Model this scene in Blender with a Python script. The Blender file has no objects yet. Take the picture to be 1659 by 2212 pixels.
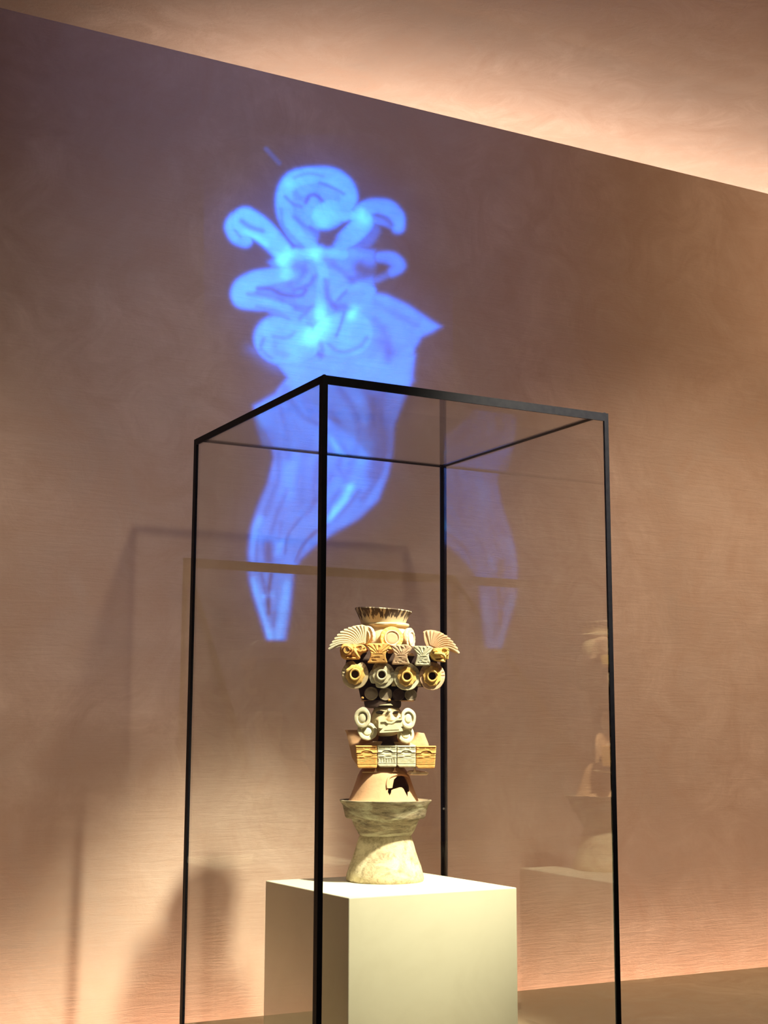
import bpy, bmesh, math, random
import numpy as np
from mathutils import Vector, Matrix, noise

random.seed(7)
S = bpy.context.scene
COL = S.collection

# ------------------------------------------------------------------ camera
F_PX = 3056.4                                   # focal length for a frame 1659 px wide
YAW, PITCH, ROLL = 0.493488, 0.157066, 0.003631
EYE = 0.817                                     # camera height over the floor

def cam_axes():
    f = np.array([math.sin(YAW)*math.cos(PITCH), math.cos(YAW)*math.cos(PITCH), math.sin(PITCH)])
    r = np.array([math.cos(YAW), -math.sin(YAW), 0.0])
    u = np.cross(r, f)
    c, s = math.cos(ROLL), math.sin(ROLL)
    return np.array([c*r + s*u, -s*r + c*u, f])
AX = cam_axes()

cam_data = bpy.data.cameras.new('camera')
cam_data.sensor_fit = 'HORIZONTAL'
cam_data.sensor_width = 36.0
cam_data.lens = F_PX/1659.0*36.0
cam_data.clip_start = 0.05
cam = bpy.data.objects.new('camera', cam_data)
COL.objects.link(cam)
mw = Matrix.Identity(4)
for i in range(3):
    mw[i][0] = AX[0][i]; mw[i][1] = AX[1][i]; mw[i][2] = -AX[2][i]
mw[2][3] = EYE
cam.matrix_world = mw
S.camera = cam

# ------------------------------------------------------------------ view, world
S.view_settings.view_transform = 'Standard'
S.view_settings.look = 'None'
S.view_settings.gamma = 1
S.view_settings.use_curve_mapping = False
S.view_settings.exposure = 0.0
try:
    S.cycles.use_denoising = True
    S.cycles.caustics_reflective = False
    S.cycles.caustics_refractive = False
    S.cycles.transparent_max_bounces = 24
    S.cycles.max_bounces = 10
    S.cycles.sample_clamp_indirect = 4.0
except Exception:
    pass
world = bpy.data.worlds.new('gallery_dusk')
S.world = world
world.use_nodes = True
world.node_tree.nodes['Background'].inputs[0].default_value = (0.70, 0.50, 0.56, 1)
world.node_tree.nodes['Background'].inputs[1].default_value = 0.08

# ------------------------------------------------------------------ measured layout
WALL_Y = 4.0834
WALL_TOP = 2.1833 + EYE
CEIL_Z = 2.60 + EYE
CASE = dict(x=1.3968, y=2.90, w=0.8267, d=0.8432, top=0.8336 + EYE)
PED = dict(x=1.5776, y=3.1033, w=0.4904, d=0.4608, top=-0.3815 + EYE, yaw=0.0329)

def aim(o, target):
    o.rotation_euler = (Vector(target) - o.location).to_track_quat('-Z', 'Y').to_euler()

def light(kind, name, loc, energy, color, target=None, **kw):
    d = bpy.data.lights.new(name, kind)
    d.energy = energy
    d.color = color
    for k, v in kw.items():
        setattr(d, k, v)
    o = bpy.data.objects.new(name, d)
    o.location = loc
    COL.objects.link(o)
    if target is not None:
        aim(o, target)
    return o

# key spot on the vessel, from the right, in front and above
KEY = (2.42, 1.99, 2.20 + EYE)
light('SPOT', 'key_spot', KEY, 1720, (1.0, 0.92, 0.67), (1.83, 3.38, -0.17 + EYE),
      spot_size=math.radians(27), spot_blend=0.85, shadow_soft_size=0.085)
# softer flood straight in front of the case: throws the frame's faint shadow on the wall
light('SPOT', 'flood_spot', (1.82, 1.52, 2.19 + EYE), 56, (1.0, 0.87, 0.62), (1.30, 4.05, -0.45 + EYE),
      spot_size=math.radians(84), spot_blend=1.0, shadow_soft_size=0.07)
# two added fill spots that brighten the foot of the wall and the floor
light('SPOT', 'fill_spot', (0.55, 2.35, 2.52 + EYE), 125, (1.0, 0.80, 0.62), (0.70, 4.05, -0.95 + EYE),
      spot_size=math.radians(56), spot_blend=1.0, shadow_soft_size=0.10)
light('SPOT', 'fill_spot', (3.70, 2.35, 2.52 + EYE), 200, (1.0, 0.78, 0.55), (3.35, 4.00, -0.75 + EYE),
      spot_size=math.radians(64), spot_blend=1.0, shadow_soft_size=0.10)
# warm lamp farther right along the wall
light('SPOT', 'side_spot', (5.6, 2.6, 1.95 + EYE), 150, (1.0, 0.68, 0.40), (4.6, 4.08, 1.35 + EYE),
      spot_size=math.radians(110), spot_blend=1.0, shadow_soft_size=0.25)
# strip hidden behind the top of the wall, washing the ceiling
light('AREA', 'ceiling_cove_strip', (6.4, 5.0, 1.92 + EYE), 92, (1.0, 0.80, 0.66), None,
      shape='RECTANGLE', size=9.0, size_y=0.30).rotation_euler = (math.pi, 0, 0)
# strip in the slot between floor and wall
light('AREA', 'floor_cove_strip', (3.0, 3.985, -0.30), 72, (1.0, 0.66, 0.43), None,
      shape='RECTANGLE', size=9.0, size_y=0.05).rotation_euler = (math.pi, 0, 0)

# ------------------------------------------------------------------ projector: drifting smoke
BX, BY, BZ = 0.82, 1.80, 2.52
def ray(px, py):
    return np.array([(px-829.5)/F_PX, -(py-1106)/F_PX, 1.0]) @ AX
def smoke_raster():
    X0, Y0, W, H = 440, 290, 540, 1140
    yy, xx = np.mgrid[0:H, 0:W].astype(np.float64)
    xx += X0; yy += Y0
    img = np.zeros((H, W))
    def a(pts):                                  # upper close-up coordinates
        return [(x/3.1904+460, y/3.1904+290) for x, y in pts]
    def b(pts):                                  # lower close-up coordinates
        return [(x/2.37+480, y/2.37+790) for x, y in pts]
    def dist(pts, rad):
        best = np.full((H, W), 1e9)
        if len(pts) == 1:
            return np.hypot(xx-pts[0][0], yy-pts[0][1]) - rad[0]
        for (p, q, r0, r1) in zip(pts[:-1], pts[1:], rad[:-1], rad[1:]):
            dx, dy = q[0]-p[0], q[1]-p[1]
            L = dx*dx+dy*dy+1e-9
            t = np.clip(((xx-p[0])*dx+(yy-p[1])*dy)/L, 0, 1)
            best = np.minimum(best, np.hypot(xx-p[0]-t*dx, yy-p[1]-t*dy)-(r0+(r1-r0)*t))
        return best
    def smooth(pts, rad):
        P = [pts[0]]; Q = [rad[0]]
        n = len(pts)
        for i in range(n-1):
            p0 = pts[max(i-1, 0)]; p1 = pts[i]; p2 = pts[i+1]; p3 = pts[min(i+2, n-1)]
            for k in range(1, 5):
                t = k/4
                c = [0.5*(2*p1[j]+(p2[j]-p0[j])*t+(2*p0[j]-5*p1[j]+4*p2[j]-p3[j])*t*t
                          + (3*p1[j]-p0[j]-3*p2[j]+p3[j])*t**3) for j in (0, 1)]
                P.append(tuple(c)); Q.append(rad[i]+(rad[i+1]-rad[i])*t)
        return P, Q
    def add(pts, rad, v, s=7, core=0.0):
        nonlocal img
        if not hasattr(rad, '__len__'):
            rad = [rad]*len(pts)
        if len(pts) > 2:
            pts, rad = smooth(pts, rad)
        d = dist(pts, rad)
        m = 1/(1+np.exp(np.clip(d/s*3, -30, 30)))
        if core:
            m = m*(1-core*np.clip(1+d/max(rad), 0, 1)*0+core*np.clip(-d/max(rad), 0, 1))
        img = np.maximum(img, v*m)
    def glow(pts, rad, v):                       # soft additive light
        nonlocal img
        d = dist(pts, [0]*len(pts))
        img = img + v*np.exp(-(np.maximum(d, 0)/rad)**2)
    def dark(pts, rad, v, s=3):
        nonlocal img
        if len(pts) > 2:
            pts, _ = smooth(pts, [0]*len(pts))
        d = dist(pts, [0]*len(pts))
        img = img*(1-v*np.exp(-(np.maximum(d, 0)/rad)**2))
    def poly(pts, v, s=7):
        nonlocal img
        n = len(pts)
        inside = np.zeros((H, W), bool)
        for i in range(n):
            x1, y1 = pts[i]; x2, y2 = pts[(i+1) % n]
            c = ((y1 > yy) != (y2 > yy)) & (xx < (x2-x1)*(yy-y1)/(y2-y1+1e-9)+x1)
            inside ^= c
        d = dist(list(pts)+[pts[0]], [0]*(n+1))
        d = np.where(inside, -d, d)
        img = np.maximum(img, v/(1+np.exp(np.clip(d/s*3, -30, 30))))
    # lower body of the plume
    body = b([(230, -60), (330, 60), (270, 140), (160, 205), (170, 250), (215, 330), (250, 400), (262, 470), (232, 600), (180, 720),
              (145, 830), (132, 950), (133, 1060), (158, 1180), (200, 1300), (232, 1415), (325, 1415), (350, 1250),
              (366, 1060), (402, 990), (480, 920), (560, 866), (700, 785), (800, 690), (850, 560), (872, 450),
              (882, 300), (930, 180), (975, 80), (990, -60)])
    poly(body, 0.68, 8)
    poly(a([(1060, 1080), (1200, 1105), (1350, 1175), (1480, 1265), (1575, 1325), (1520, 1362), (1440, 1400), (1395, 1480),
            (1372, 1600), (1385, 1700), (500, 1700), (560, 1560), (900, 1500)]), 0.64, 8)
    poly(a([(260, 1480), (420, 1600), (620, 1690), (900, 1690), (900, 1480)]), 0.42, 26)
    # head of the plume: lobes, arms and the curl
    add(a([(445, 1410), (480, 1425), (590, 1440)]), [52, 54, 48], 0.76, 8)
    add(a([(830, 1390), (900, 1385), (950, 1370)]), [50, 55, 54], 0.76, 8)
    poly(a([(470, 810), (600, 770), (760, 770), (960, 760), (1120, 800), (1130, 900), (1100, 1200), (1020, 1300), (420, 1270), (330, 1180), (180, 1100),
            (250, 1000), (430, 960), (380, 880)]), 0.50, 9)
    poly(a([(640, 800), (520, 640), (450, 480), (460, 360), (540, 270), (700, 245), (850, 255), (960, 350), (985, 450), (930, 590), (840, 650), (740, 660), (720, 760)]), 0.58, 8)
    poly(a([(640, 760), (520, 850), (430, 960), (520, 1010), (560, 1180), (540, 1330), (900, 1330), (1060, 1230), (1110, 1080),
            (1120, 950), (1000, 980), (1030, 880), (1120, 840), (960, 770)]), 0.60, 10)
    add(a([(520, 960), (400, 985), (300, 1010), (215, 1060), (205, 1120), (280, 1150), (400, 1165), (500, 1215), (600, 1280)]),
        [18, 20, 23, 25, 25, 20, 18, 18, 20], 0.72, 7)
    poly(a([(250, 1030), (500, 1000), (640, 1100), (560, 1230), (300, 1160)]), 0.50, 8)
    add(a([(520, 860), (420, 740), (320, 650), (225, 605)]), [22, 24, 27, 33], 0.76, 7)
    add(a([(170, 600), (150, 640), (175, 700), (225, 735)]), [22, 22, 20, 15], 0.68, 7)
    add(a([(690, 800), (580, 690), (510, 560), (500, 420), (560, 320), (690, 290), (820, 300), (900, 360), (930, 440), (890, 530)]),
        [18, 20, 21, 21, 22, 21, 22, 23, 22, 20], 0.68, 7)
    add(a([(770, 560), (810, 540)]), [33, 33], 0.72, 8)
    add(a([(880, 560), (960, 560)]), [15, 14], 0.75, 7)
    add(a([(880, 760), (960, 690), (1030, 610), (1020, 560)]), [19, 24, 26, 22], 0.68, 7)
    add(a([(1010, 530), (1100, 500), (1200, 510), (1265, 570), (1275, 640)]), [17, 18, 19, 18, 15], 0.60, 7)
    add(a([(1275, 640), (1200, 600), (1120, 585)]), [12, 12, 12], 0.46, 6)
    add(a([(990, 800), (1060, 730), (1110, 660)]), [14, 16, 14], 0.30, 9)
    add(a([(1150, 850), (1230, 860), (1280, 905), (1230, 950)]), [13, 16, 16, 11], 0.54, 7)
    add(a([(1230, 950), (1140, 990), (1060, 1020)]), [8, 9, 9], 0.38, 7)
    add(a([(840, 1130), (910, 1070), (1010, 1050), (1080, 1080), (1050, 1160), (990, 1230), (950, 1270)]),
        [12, 13, 14, 15, 14, 13, 13], 0.66, 6)
    add(a([(700, 820), (760, 950), (745, 1100), (740, 1250)]), [16, 18, 17, 20], 0.74, 9)
    add(a([(480, 870), (600, 830), (760, 820), (900, 830)]), [20, 19, 18, 16], 0.76, 9)
    # gaps and folds
    for pts, w_, v_ in (([(470, 520), (480, 620), (540, 700), (600, 760)], 5, .25), ([(560, 300), (650, 270), (760, 290)], 4, .2), ([(350, 1410), (330, 1480), (400, 1540)], 5, .25),
                        ([(800, 1450), (880, 1500), (1000, 1470), (1060, 1400)], 5, .22), ([(640, 900), (600, 1000), (520, 1040)], 8, .25), ([(820, 900), (900, 950), (960, 1010)], 8, .3),
                        ([(300, 1190), (420, 1210), (520, 1270)], 5, .2), ([(1120, 1160), (1240, 1230), (1400, 1310)], 10, .18), ([(1120, 1280), (1200, 1400), (1210, 1560)], 10, .22)):
        dark(a(pts), w_, v_)
    dark(a([(775, 700), (820, 720), (790, 750)]), 11, 0.85)
    dark(a([(640, 470), (665, 425), (710, 420), (750, 455)]), 4.5, 0.55)
    dark(a([(735, 335), (820, 365), (900, 410)]), 4, 0.32)
    dark(a([(500, 430), (550, 480), (610, 500)]), 4, 0.3)
    dark(a([(565, 400), (600, 440), (650, 440)]), 7, 0.18)
    dark(a([(560, 570), (640, 640), (700, 680), (730, 730)]), 6, 0.32)
    dark(a([(670, 640), (760, 688), (860, 660), (935, 600)]), 4, 0.42)
    dark(a([(200, 600), (260, 640), (340, 665)]), 6, 0.36)
    dark(a([(150, 660), (190, 710)]), 3, 0.2)
    dark(a([(310, 1062), (400, 1065), (480, 1105), (600, 1112), (640, 1075)]), 5, 0.5)
    dark(a([(560, 1075), (660, 1040), (700, 980)]), 6, 0.38)
    dark(a([(240, 1100), (360, 1115), (480, 1150)]), 5, 0.25)
    dark(a([(570, 900), (640, 940)]), 12, 0.28)
    dark(a([(780, 860), (830, 880)]), 8, 0.25)
    dark(a([(1010, 920), (1080, 945), (1160, 930)]), 16, 0.72)
    dark(a([(960, 1000), (1030, 980)]), 9, 0.3)
    dark(a([(780, 1010), (790, 1120), (850, 1200)]), 7, 0.38)
    dark(a([(860, 1140), (920, 1080)]), 4, 0.3)
    dark(a([(830, 1180), (900, 1190)]), 9, 0.35)
    dark(a([(905, 1230), (885, 1300), (850, 1390)]), 4, 0.32)
    dark(a([(570, 1200), (660, 1200)]), 7, 0.28)
    dark(a([(600, 1270), (650, 1220), (690, 1180)]), 5, 0.25)
    dark(a([(745, 1450), (750, 1480), (745, 1530)]), 7, 0.35)
    dark(a([(420, 1390), (500, 1405), (560, 1370)]), 5, 0.22)
    dark(a([(430, 1440), (430, 1500), (500, 1520)]), 8, 0.15)
    dark(a([(1130, 560), (1200, 590), (1230, 620)]), 6, 0.4)
    dark(a([(1150, 1430), (1220, 1500)]), 14, 0.25)
    dark(a([(620, 780), (560, 770)]), 5, 0.3)
    # tonal folds of the lower body
    dark(b([(350, 170), (400, 250), (480, 300)]), 7, 0.34)
    dark(b([(420, 160), (470, 240), (560, 270), (600, 290)]), 5, 0.26)
    dark(b([(560, 240), (590, 300)]), 12, 0.2)
    dark(b([(780, 170), (790, 300), (800, 440), (770, 560)]), 16, 0.42)
    dark(b([(730, 330), (735, 420)]), 8, 0.2)
    dark(b([(870, 180), (850, 300), (845, 420)]), 14, 0.18)
    dark(b([(430, 420), (400, 560), (400, 700)]), 14, 0.2)
    dark(b([(480, 845), (420, 910), (375, 1000)]), 4, 0.42)
    dark(b([(400, 780), (340, 860), (320, 960)]), 4, 0.28)
    dark(b([(300, 800), (290, 900)]), 5, 0.2)
    dark(b([(235, 920), (238, 990)]), 11, 0.62)
    dark(b([(178, 900), (175, 1000)]), 4, 0.25)
    dark(b([(250, 1070), (240, 1150), (238, 1270)]), 5, 0.62)
    dark(b([(200, 1060), (215, 1130), (235, 1230)]), 4, 0.35)
    dark(b([(270, 1260), (262, 1330)]), 4, 0.3)
    dark(b([(600, 640), (540, 740), (520, 850)]), 7, 0.2)
    dark(b([(190, 120), (330, 190)]), 20, 0.1)
    for pts, w_, v_ in (([(330, 120), (300, 220), (330, 330), (340, 470)], 9, .22), ([(600, 120), (680, 240), (700, 380), (650, 540)], 9, .25),
                        ([(250, 330), (290, 450), (280, 600), (220, 760)], 8, .22), ([(520, 420), (480, 560), (470, 700)], 9, .22),
                        ([(830, 120), (815, 260), (835, 420), (800, 560), (720, 680)], 8, .30), ([(730, 120), (770, 220), (760, 360)], 9, .28),
                        ([(620, 420), (600, 520), (640, 590)], 8, .2), ([(330, 640), (280, 760), (250, 860)], 6, .25), ([(560, 560), (500, 660), (430, 760)], 7, .22),
                        ([(700, 640), (640, 720), (560, 800), (460, 870)], 5, .28)):
        dark(b(pts), w_, v_)
    glow(b([(655, 620), (625, 690), (580, 740), (550, 790)]), 10, 0.42)
    glow(b([(720, 380), (700, 520)]), 26, 0.12)
    glow(b([(380, 500), (340, 640)]), 24, 0.16)
    glow(b([(150, 950), (160, 860), (190, 780)]), 10, 0.18)
    glow(b([(280, 960), (300, 900)]), 9, 0.18)
    glow(b([(155, 1100), (190, 1230), (240, 1390)]), 9, 0.36)
    glow(b([(250, 1170), (215, 1180)]), 7, 0.28)
    glow(b([(335, 1120), (310, 1260), (290, 1395)]), 12, 0.30)
    glow(a([(740, 1230), (765, 1310), (700, 1385)]), 22, 0.34)
    glow(a([(640, 1400)]), 22, 0.12)
    glow(a([(475, 860), (520, 830)]), 17, 0.28)
    glow(a([(700, 830)]), 16, 0.24)
    glow(a([(740, 545), (770, 600)]), 22, 0.12)
    glow(a([(1020, 560), (1050, 590)]), 16, 0.26)
    glow(a([(230, 680), (300, 720), (360, 760)]), 10, 0.14)
    glow(a([(975, 1200), (955, 1250)]), 11, 0.30)
    glow(a([(500, 930), (490, 980)]), 13, 0.16)
    glow(a([(520, 340)]), 16, 0.12)
    # fine turbulence in the light
    rng = np.random.RandomState(3)
    def octave(n):
        g = rng.rand(int(H/n)+3, int(W/n)+3)
        fy, fx = (yy-Y0)/n, (xx-X0)/n
        iy, ix = fy.astype(int), fx.astype(int)
        ty, tx = fy-iy, fx-ix
        ty = ty*ty*(3-2*ty); tx = tx*tx*(3-2*tx)
        return (g[iy, ix]*(1-ty)*(1-tx)+g[iy+1, ix]*ty*(1-tx)+g[iy, ix+1]*(1-ty)*tx+g[iy+1, ix+1]*ty*tx)
    img *= 0.90+0.13*octave(28)+0.07*octave(9)
    # faint halo round the plume
    k = 46
    halo = img.copy()
    for axis in (0, 1):
        for _ in range(3):
            c = np.cumsum(np.pad(halo, [(k, k) if i == axis else (0, 0) for i in (0, 1)], mode='edge'), axis=axis)
            sl1 = [slice(None)]*2; sl2 = [slice(None)]*2
            n = halo.shape[axis]
            sl1[axis] = slice(2*k-1, 2*k-1+n); sl2[axis] = slice(0, n)
            halo = (c[tuple(sl1)]-c[tuple(sl2)])/(2*k-1)
    bottom = 1/(1+np.exp(np.clip((yy-1384)/2.0, -30, 30)))   # the plume is cut off level at its foot
    d = dist([(575, 322), (603, 352)], [1, 1])
    img = np.maximum(img, 0.10*np.exp(-(np.maximum(d, 0)/5)**2))
    return img*bottom, halo*np.clip((1384-yy)/400+0.55, 0, 1), X0, Y0
PX0, PX1, PZ0, PZ1 = 1.30, 2.80, 0.15, 2.10        # slide area on the wall, metres
def projector():
    img, halo, X0, Y0 = smoke_raster()
    nw, nh = 750, 975
    zz, xx = np.mgrid[0:nh, 0:nw].astype(np.float64)
    wx = PX0+(xx+0.5)/nw*(PX1-PX0); wz = PZ0+(zz+0.5)/nh*(PZ1-PZ0)
    P = np.stack([wx, np.full_like(wx, WALL_Y), wz], -1) @ AX.T
    px = 829.5+F_PX*P[..., 0]/P[..., 2]-X0
    py = 1106-F_PX*P[..., 1]/P[..., 2]-Y0
    H, W = img.shape
    ok = (px > 0) & (px < W-2) & (py > 0) & (py < H-2)
    px = np.clip(px, 0, W-2.001); py = np.clip(py, 0, H-2.001)
    ix, iy = px.astype(int), py.astype(int); tx, ty = px-ix, py-iy
    def samp(A):
        return (A[iy, ix]*(1-tx)*(1-ty)+A[iy, ix+1]*tx*(1-ty)+A[iy+1, ix]*(1-tx)*ty+A[iy+1, ix+1]*tx*ty)*ok
    I = samp(img); Hh = samp(halo)
    rgb = np.zeros((nh, nw, 4), np.float32)
    rgb[..., 0] = 0.02*I**3
    rgb[..., 1] = 0.085*I+0.19*I**3+0.012*Hh
    rgb[..., 2] = 1.15*I**1.22+0.12*Hh
    rgb[..., 3] = 1
    im = bpy.data.images.new('smoke_slide', nw, nh, float_buffer=True, alpha=False)
    im.colorspace_settings.name = 'Non-Color'
    im.pixels.foreach_set(rgb.ravel())
    im.update()
    im.pack()
    o = light('SPOT', 'smoke_projector', (BX, BY, BZ+EYE), 100, (1, 1, 1), None,
              spot_size=math.radians(140), spot_blend=0.0, shadow_soft_size=0.003)
    o.rotation_euler = (math.radians(90), 0, 0)
    d = o.data
    d.use_nodes = True
    nt = d.node_tree
    for n in list(nt.nodes): nt.nodes.remove(n)
    N = nt.nodes.new; L = nt.links.new
    tc = N('ShaderNodeTexCoord'); sp = N('ShaderNodeSeparateXYZ'); L(tc.outputs['Normal'], sp.inputs[0])
    D = WALL_Y-BY
    def math_(op, x, y):
        m = N('ShaderNodeMath'); m.operation = op
        for k, v in enumerate((x, y)):
            if isinstance(v, (int, float)): m.inputs[k].default_value = v
            else: L(v, m.inputs[k])
        return m.outputs[0]
    nz = math_('MULTIPLY', sp.outputs[2], -1.0)
    u = math_('DIVIDE', sp.outputs[0], nz); v = math_('DIVIDE', sp.outputs[1], nz)
    su = math_('ADD', math_('MULTIPLY', u, D/(PX1-PX0)), (BX-PX0)/(PX1-PX0))
    sv = math_('ADD', math_('MULTIPLY', v, D/(PZ1-PZ0)), (BZ-PZ0)/(PZ1-PZ0))
    cb = N('ShaderNodeCombineXYZ'); L(su, cb.inputs[0]); L(sv, cb.inputs[1])
    ti = N('ShaderNodeTexImage'); ti.image = im; ti.extension = 'CLIP'; L(cb.outputs[0], ti.inputs[0])
    # the unlit part of the slide still leaks a little bluish light inside the beam's own rectangle
    def window(c, lo, hi, s):
        m1 = N('ShaderNodeMapRange'); m1.interpolation_type = 'SMOOTHSTEP'; L(c, m1.inputs[0])
        m1.inputs[1].default_value = lo; m1.inputs[2].default_value = lo+s
        m2 = N('ShaderNodeMapRange'); m2.interpolation_type = 'SMOOTHSTEP'; L(c, m2.inputs[0])
        m2.inputs[1].default_value = hi; m2.inputs[2].default_value = hi-s
        return math_('MULTIPLY', m1.outputs[0], m2.outputs[0])
    w = math_('MULTIPLY', window(su, -0.5, 1.5, 0.8), window(sv, -0.25, 1.6, 0.35))
    leak = N('ShaderNodeMix'); leak.data_type = 'RGBA'
    L(w, leak.inputs[0]); leak.inputs[6].default_value = (0, 0, 0, 1); leak.inputs[7].default_value = (0.012, 0.013, 0.024, 1)
    ad = N('ShaderNodeMix'); ad.data_type = 'RGBA'; ad.blend_type = 'ADD'; ad.inputs[0].default_value = 1
    L(ti.outputs[0], ad.inputs[6]); L(leak.outputs[2], ad.inputs[7])
    em = N('ShaderNodeEmission'); L(ad.outputs[2], em.inputs[0]); em.inputs[1].default_value = 26.0
    ou = N('ShaderNodeOutputLight'); L(em.outputs[0], ou.inputs[0])
projector()

# ------------------------------------------------------------------ materials
def nodes(name):
    m = bpy.data.materials.new(name); m.use_nodes = True
    nt = m.node_tree
    return m, nt, nt.nodes['Principled BSDF']

def mixcol(nt, fac, c1, c2):
    x = nt.nodes.new('ShaderNodeMix'); x.data_type = 'RGBA'
    nt.links.new(fac, x.inputs[0])
    for k, c in ((6, c1), (7, c2)):
        if isinstance(c, tuple): x.inputs[k].default_value = (*c, 1)
        else: nt.links.new(c, x.inputs[k])
    return x.outputs[2]

def tex_noise(nt, scale, detail=5, rough=0.6, stretch=None, dist=0.0):
    tc = nt.nodes.new('ShaderNodeTexCoord')
    n = nt.nodes.new('ShaderNodeTexNoise')
    n.inputs['Scale'].default_value = scale; n.inputs['Detail'].default_value = detail
    n.inputs['Roughness'].default_value = rough; n.inputs['Distortion'].default_value = dist
    src = tc.outputs['Object']
    if stretch:
        mp = nt.nodes.new('ShaderNodeMapping'); mp.inputs['Scale'].default_value = stretch
        nt.links.new(src, mp.inputs[0]); src = mp.outputs[0]
    nt.links.new(src, n.inputs['Vector'])
    return n.outputs[0]

def ramp(nt, fac, lo, hi):
    r = nt.nodes.new('ShaderNodeMapRange'); nt.links.new(fac, r.inputs[0])
    r.inputs[1].default_value = lo; r.inputs[2].default_value = hi
    return r.outputs[0]

def bump(nt, bsdf, layers):
    prev = None
    for h, strength, distance in layers:
        b = nt.nodes.new('ShaderNodeBump'); b.inputs['Strength'].default_value = strength
        b.inputs['Distance'].default_value = distance
        nt.links.new(h, b.inputs['Height'])
        if prev is not None: nt.links.new(prev, b.inputs['Normal'])
        prev = b.outputs[0]
    nt.links.new(prev, bsdf.inputs['Normal'])

def plaster(name, base, stretch, swirl=True):
    m, nt, b = nodes(name)
    big = ramp(nt, tex_noise(nt, 1.1, 5, 0.62, None, 0.9), 0.35, 0.68)
    mid = ramp(nt, tex_noise(nt, 4.5, 7, 0.7, None, 1.6), 0.34, 0.70)
    c = mixcol(nt, big, tuple(v*0.80 for v in base), tuple(min(1, v*1.13) for v in base))
    dark = (base[0]*0.86, base[1]*0.80, base[2]*0.76)
    c2 = mixcol(nt, mid, dark, c)
    f = nt.nodes.new('ShaderNodeMath'); f.operation = 'MULTIPLY'; f.inputs[1].default_value = 1
    nt.links.new(c2, b.inputs['Base Color'])
    b.inputs['Roughness'].default_value = 0.85
    b.inputs['Specular IOR Level'].default_value = 0.15
    fine = tex_noise(nt, 30, 8, 0.75, stretch, 0.7)
    trowel = tex_noise(nt, 5, 6, 0.6, None, 2.2)
    bump(nt, b, [(trowel, 0.22, 0.008), (fine, 0.55, 0.0045)])
    return m

def clay(name, base, dark, light_=None, scale=28, amount=(0.40, 0.66), bumpd=0.002, rough=0.9, stretch=None):
    m, nt, b = nodes(name)
    f = ramp(nt, tex_noise(nt, scale, 7, 0.7, stretch, 0.6), *amount)
    c = mixcol(nt, f, base, dark)
    if light_:
        g = ramp(nt, tex_noise(nt, scale*0.45, 6, 0.65, stretch or (1, 1, 1.3), 1.0), 0.50, 0.66)
        c = mixcol(nt, g, c, light_)
    nt.links.new(c, b.inputs['Base Color'])
    b.inputs['Roughness'].default_value = rough
    b.inputs['Specular IOR Level'].default_value = 0.1
    bump(nt, b, [(tex_noise(nt, 60, 6, 0.7, stretch), 0.5, bumpd), (tex_noise(nt, 260, 4, 0.6), 0.4, bumpd*0.4)])
    return m

M = {}
M['wall'] = plaster('rose_plaster', (0.66, 0.505, 0.42), (0.16, 1, 1.9))
M['ceiling'] = plaster('ceiling_plaster', (0.60, 0.46, 0.37), (0.5, 1, 1))
M['floor'] = plaster('floor_screed', (0.52, 0.42, 0.29), (0.6, 0.6, 1))
M['pedestal'] = clay('painted_pedestal', (0.74, 0.71, 0.53), (0.69, 0.655, 0.48), None, 5, (0.45, 0.75), 0.0003, 0.7)
M['stand'] = clay('weathered_tan_clay', (0.62, 0.53, 0.35), (0.34, 0.27, 0.17), (0.74, 0.66, 0.46), 48, (0.44, 0.64), 0.004)
M['bowl'] = clay('grey_brown_clay', (0.33, 0.27, 0.18), (0.13, 0.10, 0.07), (0.52, 0.49, 0.35), 34, (0.42, 0.62), 0.006, stretch=(0.45, 0.45, 1.8))
M['terracotta'] = clay('pale_terracotta', (0.66, 0.40, 0.23), (0.58, 0.33, 0.18), None, 20, (0.42, 0.72), 0.0015)
M['dark'] = clay('shade_dark_clay', (0.085, 0.055, 0.045), (0.05, 0.03, 0.028), None, 25, (0.4, 0.7), 0.002)  # shade under and between the parts is put into this near-black colour
M['orange'] = clay('ochre_orange_clay', (0.72, 0.40, 0.13), (0.55, 0.27, 0.08), None, 45, (0.45, 0.72), 0.0015)
M['yellow'] = clay('yellow_ochre_clay', (0.75, 0.50, 0.16), (0.62, 0.37, 0.12), None, 45, (0.45, 0.75), 0.0015)
M['cream'] = clay('cream_white_clay', (0.70, 0.66, 0.46), (0.60, 0.53, 0.36), None, 30, (0.42, 0.75), 0.0015)
M['pale'] = clay('chalky_pale_clay', (0.62, 0.60, 0.44), (0.47, 0.44, 0.31), None, 50, (0.45, 0.70), 0.002)
M['pink'] = clay('pink_buff_clay', (0.68, 0.46, 0.30), (0.56, 0.36, 0.22), (0.70, 0.56, 0.38), 35, (0.45, 0.75), 0.0015)
M['buff'] = clay('buff_clay', (0.64, 0.53, 0.34), (0.50, 0.38, 0.22), None, 30, (0.42, 0.75), 0.0015)
M['face'] = clay('face_clay', (0.62, 0.51, 0.32), (0.50, 0.37, 0.22), None, 35, (0.40, 0.75), 0.0012)
M['wing'] = clay('feather_buff_clay', (0.56, 0.47, 0.31), (0.50, 0.38, 0.23), (0.42, 0.40, 0.30), 16, (0.45, 0.75), 0.0015)
M['disc_pink'] = clay('rosy_disc_clay', (0.48, 0.32, 0.20), (0.38, 0.25, 0.16), None, 30, (0.4, 0.7), 0.001)
M['disc_shaded'] = clay('shaded_disc_clay', (0.40, 0.33, 0.24), (0.22, 0.17, 0.12), None, 30, (0.4, 0.7), 0.001)  # brow discs: the roundels' shadow over them is painted into the clay colour
M['eye'] = clay('shadow_black', (0.02, 0.014, 0.01), (0.012, 0.01, 0.008), None, 30, (0.4, 0.7), 0.0005)

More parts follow.
